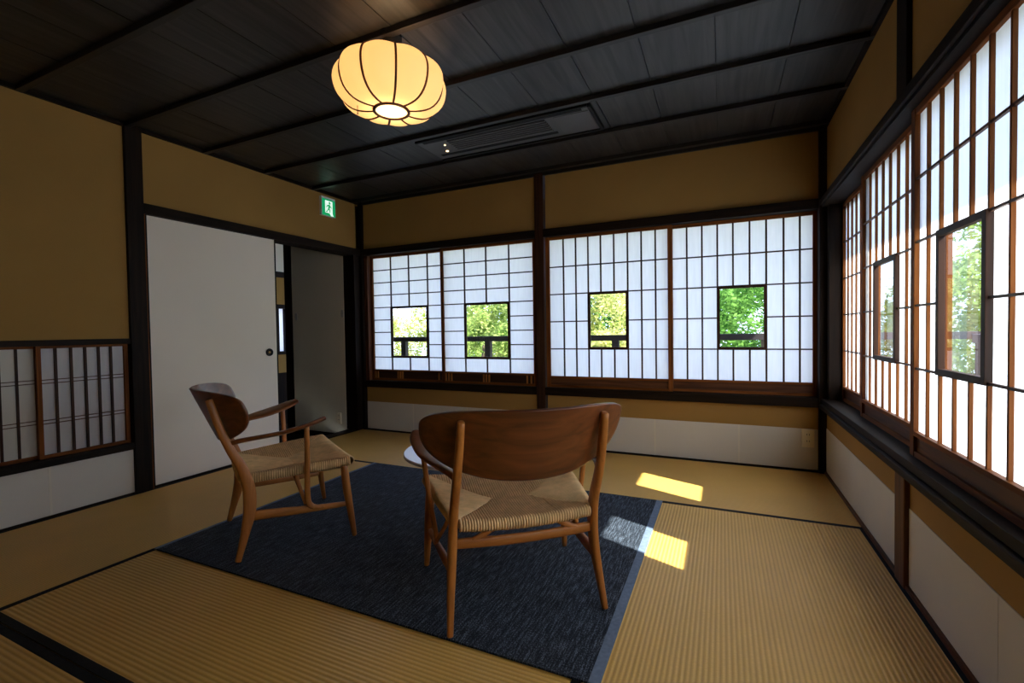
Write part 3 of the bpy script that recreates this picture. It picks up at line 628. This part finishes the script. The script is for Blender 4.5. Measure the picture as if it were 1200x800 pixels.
lathe('canopy', [(0, .0185), (.055, .0185), (.055, -.004), (.036, -.010), (.034, -.092), (.012, -.10), (.009, -.12), (0, -.12)], BLACKM, lamp, 24)
for a in (0, math.pi / 2):
    sweep('hanger_bar', [(-.160 * math.cos(a), -.160 * math.sin(a), -.120), (.160 * math.cos(a), .160 * math.sin(a), -.120)], [(.003, .003)] * 2, BLACKM, lamp, 6)
lathe('bulb', [(0, -.115), (.018, -.12), (.034, -.16), (.040, -.19), (.032, -.22), (0, -.235)], emis('bulb_glow', (1.0, .80, .52), 2.0), lamp, 24)
sweep('pull_cord', [(-.108, -.108, -.30), (-.108, -.108, -.36), (-.108, -.108, -.372)], [(.0015, .0015), (.0015, .0015), (.004, .004)], BLACKM, lamp, 6, (0, 1, 0))
ld = bpy.data.lights.new('lamp_light', 'POINT'); ld.energy = 3.2; ld.color = (1.0, .63, .31); ld.shadow_soft_size = .05
lo = bpy.data.objects.new('lamp_light', ld); C.objects.link(lo); lo.parent = lamp; lo.location = (0, 0, -.262)

# ---------------------------------------------------------------- ceiling air conditioner
ac = empty('air_conditioner', (2.165, -0.885, H)); tag(ac, 'long dark recessed air conditioner grille in the ceiling near the back wall', 'air conditioner')
box('cover_panel', -.645, .645, -.175, .175, -.014, -.003, ACM, ac, .003)
box('slot', -.60, .60, -.160, -.135, -.017, -.013, BLACKM, ac); 
box('intake_grille', -.42, .34, -.120, .065, -.016, -.013, BLACKM, ac)
for i in range(6): box('louvre', -.42, .34, -.112 + i * .030, -.098 + i * .030, -.022, -.015, ACM, ac, .002)
box('end_plate', .40, .635, -.12, .165, -.018, -.013, ACM, ac, .002); box('side_frame', .645, .665, -.185, .185, -.026, -.002, BLACKM, ac)
box('side_frame', -.645, .645, .175, .192, -.024, -.002, BLACKM, ac); box('side_frame', -.645, .645, -.192, -.175, -.022, -.002, BLACKM, ac)
box('outlet_slot', -.60, .36, .09, .12, -.017, -.013, BLACKM, ac)
AM = emis('indicator_glow', (1.0, .75, .40), 2.0)
disc('indicator_light', .011, -.0185, -.0135, AM, ac, 16, 0, (-.515, .045, 0)); disc('indicator_light', .007, -.0185, -.0135, AM, ac, 16, 0, (-.47, -.06, 0))

# ---------------------------------------------------------------- exit sign
ex = empty('exit_sign', (0.0, -0.465, 2.205)); tag(ex, 'green running man exit sign high on the left wall', 'sign')
box('sign_housing', 0.0, .030, -.088, .088, 0, .185, WHITEP, ex, .003)
GREEN = emis('sign_green', (.005, .36, .12), .55); SW = emis('sign_white', (.80, 1.0, .88), .65)
box('sign_face', .0295, .0315, -.083, .083, .004, .165, GREEN, ex)
def flat(name, pts, mat, xo=.0322):
    n_ = len(pts); vs = [(xo, a, b_) for a, b_ in pts] + [(xo - .0006, a, b_) for a, b_ in pts]
    fs = [tuple(range(n_))] + [tuple(range(2 * n_ - 1, n_ - 1, -1))] + [(i, (i + 1) % n_, n_ + (i + 1) % n_, n_ + i) for i in range(n_)]
    return mesh(name, vs, fs, mat, ex, False)
flat('doorway_mark', [(-.045, .032), (-.045, .150), (.048, .150), (.048, .032), (.060, .006), (.030, .006), (.010, .030)], SW)
import math as _m
flat('running_figure', [(.012 + .013 * _m.cos(t * _m.pi / 8), .130 + .013 * _m.sin(t * _m.pi / 8)) for t in range(16)], GREEN, .0330)
flat('running_figure', [(.012, .116), (.024, .100), (.040, .088), (.036, .080), (.018, .090), (.010, .076), (.022, .060), (.018, .034), (.008, .034), (.010, .056), (-.004, .064), (-.016, .042), (-.038, .036), (-.038, .046), (-.022, .052), (-.008, .078), (-.006, .098), (-.018, .094), (-.026, .080), (-.034, .084), (-.024, .102), (-.004, .114)], GREEN, .0330)

# ---------------------------------------------------------------- outlets
def outlet(loc, rz, label, w_=.078, h_=.130):
    o = empty('wall_outlet', loc, rz); tag(o, label, 'outlet')
    box('cover_plate', -w_ / 2, w_ / 2, -.014, 0, 0, h_, PLASTIC, o, .003)
    for z in (.028, .075):
        q = box('socket', -.020, .020, -.0165, -.013, z, z + .034, PLASTIC, o, .001)
        sub('socket_slot', -.009, -.006, -.0172, -.016, z + .012, z + .024, BLACKM, q); sub('socket_slot', .006, .009, -.0172, -.016, z + .012, z + .024, BLACKM, q)
outlet((4.127, -.0032, .174), 0, 'ivory wall outlet on the white dado by the right corner')
outlet((-.235, VY, .06), 0, 'small beige outlet low in the vestibule beside the left corner', .05, .12)

# ---------------------------------------------------------------- trees outside
LEAF = {'yellow': leafmat('yellow_green_leaves', (.20, .28, .04), (.80, .76, .32)), 'light': leafmat('light_green_leaves', (.16, .28, .05), (.44, .50, .17)), 'green': leafmat('green_leaves', (.04, .14, .02), (.20, .38, .08))}
BARK = plain('bark', (.12, .085, .06), .9, .1, vary=.3, nscale=12)
def foliage(seed, n, rad, hgt, size):
    rnd = random.Random(seed); vs = []; fs = []
    cl = []
    for i in range(60):
        th = rnd.uniform(0, 2 * math.pi); ph = math.acos(rnd.uniform(-1, 1)); q = rnd.uniform(.45, 1) 
        cl.append((Vector((rad * q * math.sin(ph) * math.cos(th), rad * q * math.sin(ph) * math.sin(th), hgt * q * math.cos(ph))), rnd.uniform(.16, .34) * rad))
    for i in range(n):
        c_, r_ = cl[rnd.randrange(60)]; d = Vector((rnd.gauss(0, 1), rnd.gauss(0, 1), rnd.gauss(0, 1))).normalized() * r_ * rnd.uniform(.4, 1)
        p = c_ + d; a = Vector((rnd.gauss(0, 1), rnd.gauss(0, 1), rnd.gauss(0, .6))).normalized(); b_ = a.cross(Vector((rnd.gauss(0, 1), rnd.gauss(0, 1), rnd.gauss(0, 1)))).normalized()
        s = size * rnd.uniform(.6, 1.3); k = len(vs); vs += [p - a * s, p + b_ * s * .42, p + a * s, p - b_ * s * .42]; fs.append((k, k + 1, k + 2, k + 3))
    return vs, fs
FOL = []
for sd_ in range(3):
    v_, f_ = foliage(sd_, 17000, 1.35, 1.9, .047); me = bpy.data.meshes.new('foliage'); me.from_pydata([tuple(v) for v in v_], [], f_); FOL.append(me)
TRUNK = bpy.data.meshes.new('trunk')
def tree(x, y, z, s, kind, k, label, rz):
    t = empty('tree', (x, y, -3.2), rz); tag(t, label, 'tree', 'garden trees outside the windows')
    key = ('fol', kind, k)
    if key not in _cache: me = FOL[k].copy(); me.materials.append(LEAF[kind]); _cache[key] = me
    o = bpy.data.objects.new('foliage', _cache[key]); o.location = (0, 0, z + 3.2); o.scale = (s, s, s); o['kind'] = 'stuff'; link(o, t)
    sweep('trunk', [(0, 0, 0), (.08, .05, 1.2), (-.05, .04, 2.4), (.05, 0, z + 3.2)], [(.16, .16), (.12, .12), (.09, .09), (.05, .05)], BARK, t, 9, (0, 1, 0), 3, 2)
tree(-3.5, 4.2, .9, .86, 'yellow', 0, 'yellow green tree seen through the leftmost back wall pane', .3)
tree(-.8, 4.3, .8, .86, 'light', 1, 'light green tree seen through the pane left of the middle post', 1.3)
tree(1.75, 4.0, .8, .86, 'yellow', 2, 'yellow green tree seen through the pane right of the middle post', 2.2)
tree(4.2, 4.2, .9, .86, 'green', 0, 'green tree seen through the back wall pane by the right corner', 3.6)
tree(6.7, 3.6, .6, .86, 'light', 1, 'pale green tree seen through the panes of the right wall', 4.5)
tree(-2.9, 7.8, 1.0, 1.4, 'light', 2, 'tall light green tree standing further off at left', 5.1)
tree(.9, 8.2, 1.0, 1.4, 'green', 1, 'tall green tree standing further off behind the middle', .9)
tree(4.6, 8.0, .9, 1.35, 'green', 2, 'tall green tree standing further off behind the right corner', 2.9)
tree(8.2, 7.4, .8, 1.35, 'light', 0, 'tall pale green tree standing further off at right', 1.9)
tree(9.6, 2.0, .2, 1.0, 'green', 0, 'green tree standing off the right side of the balcony', 2.0)
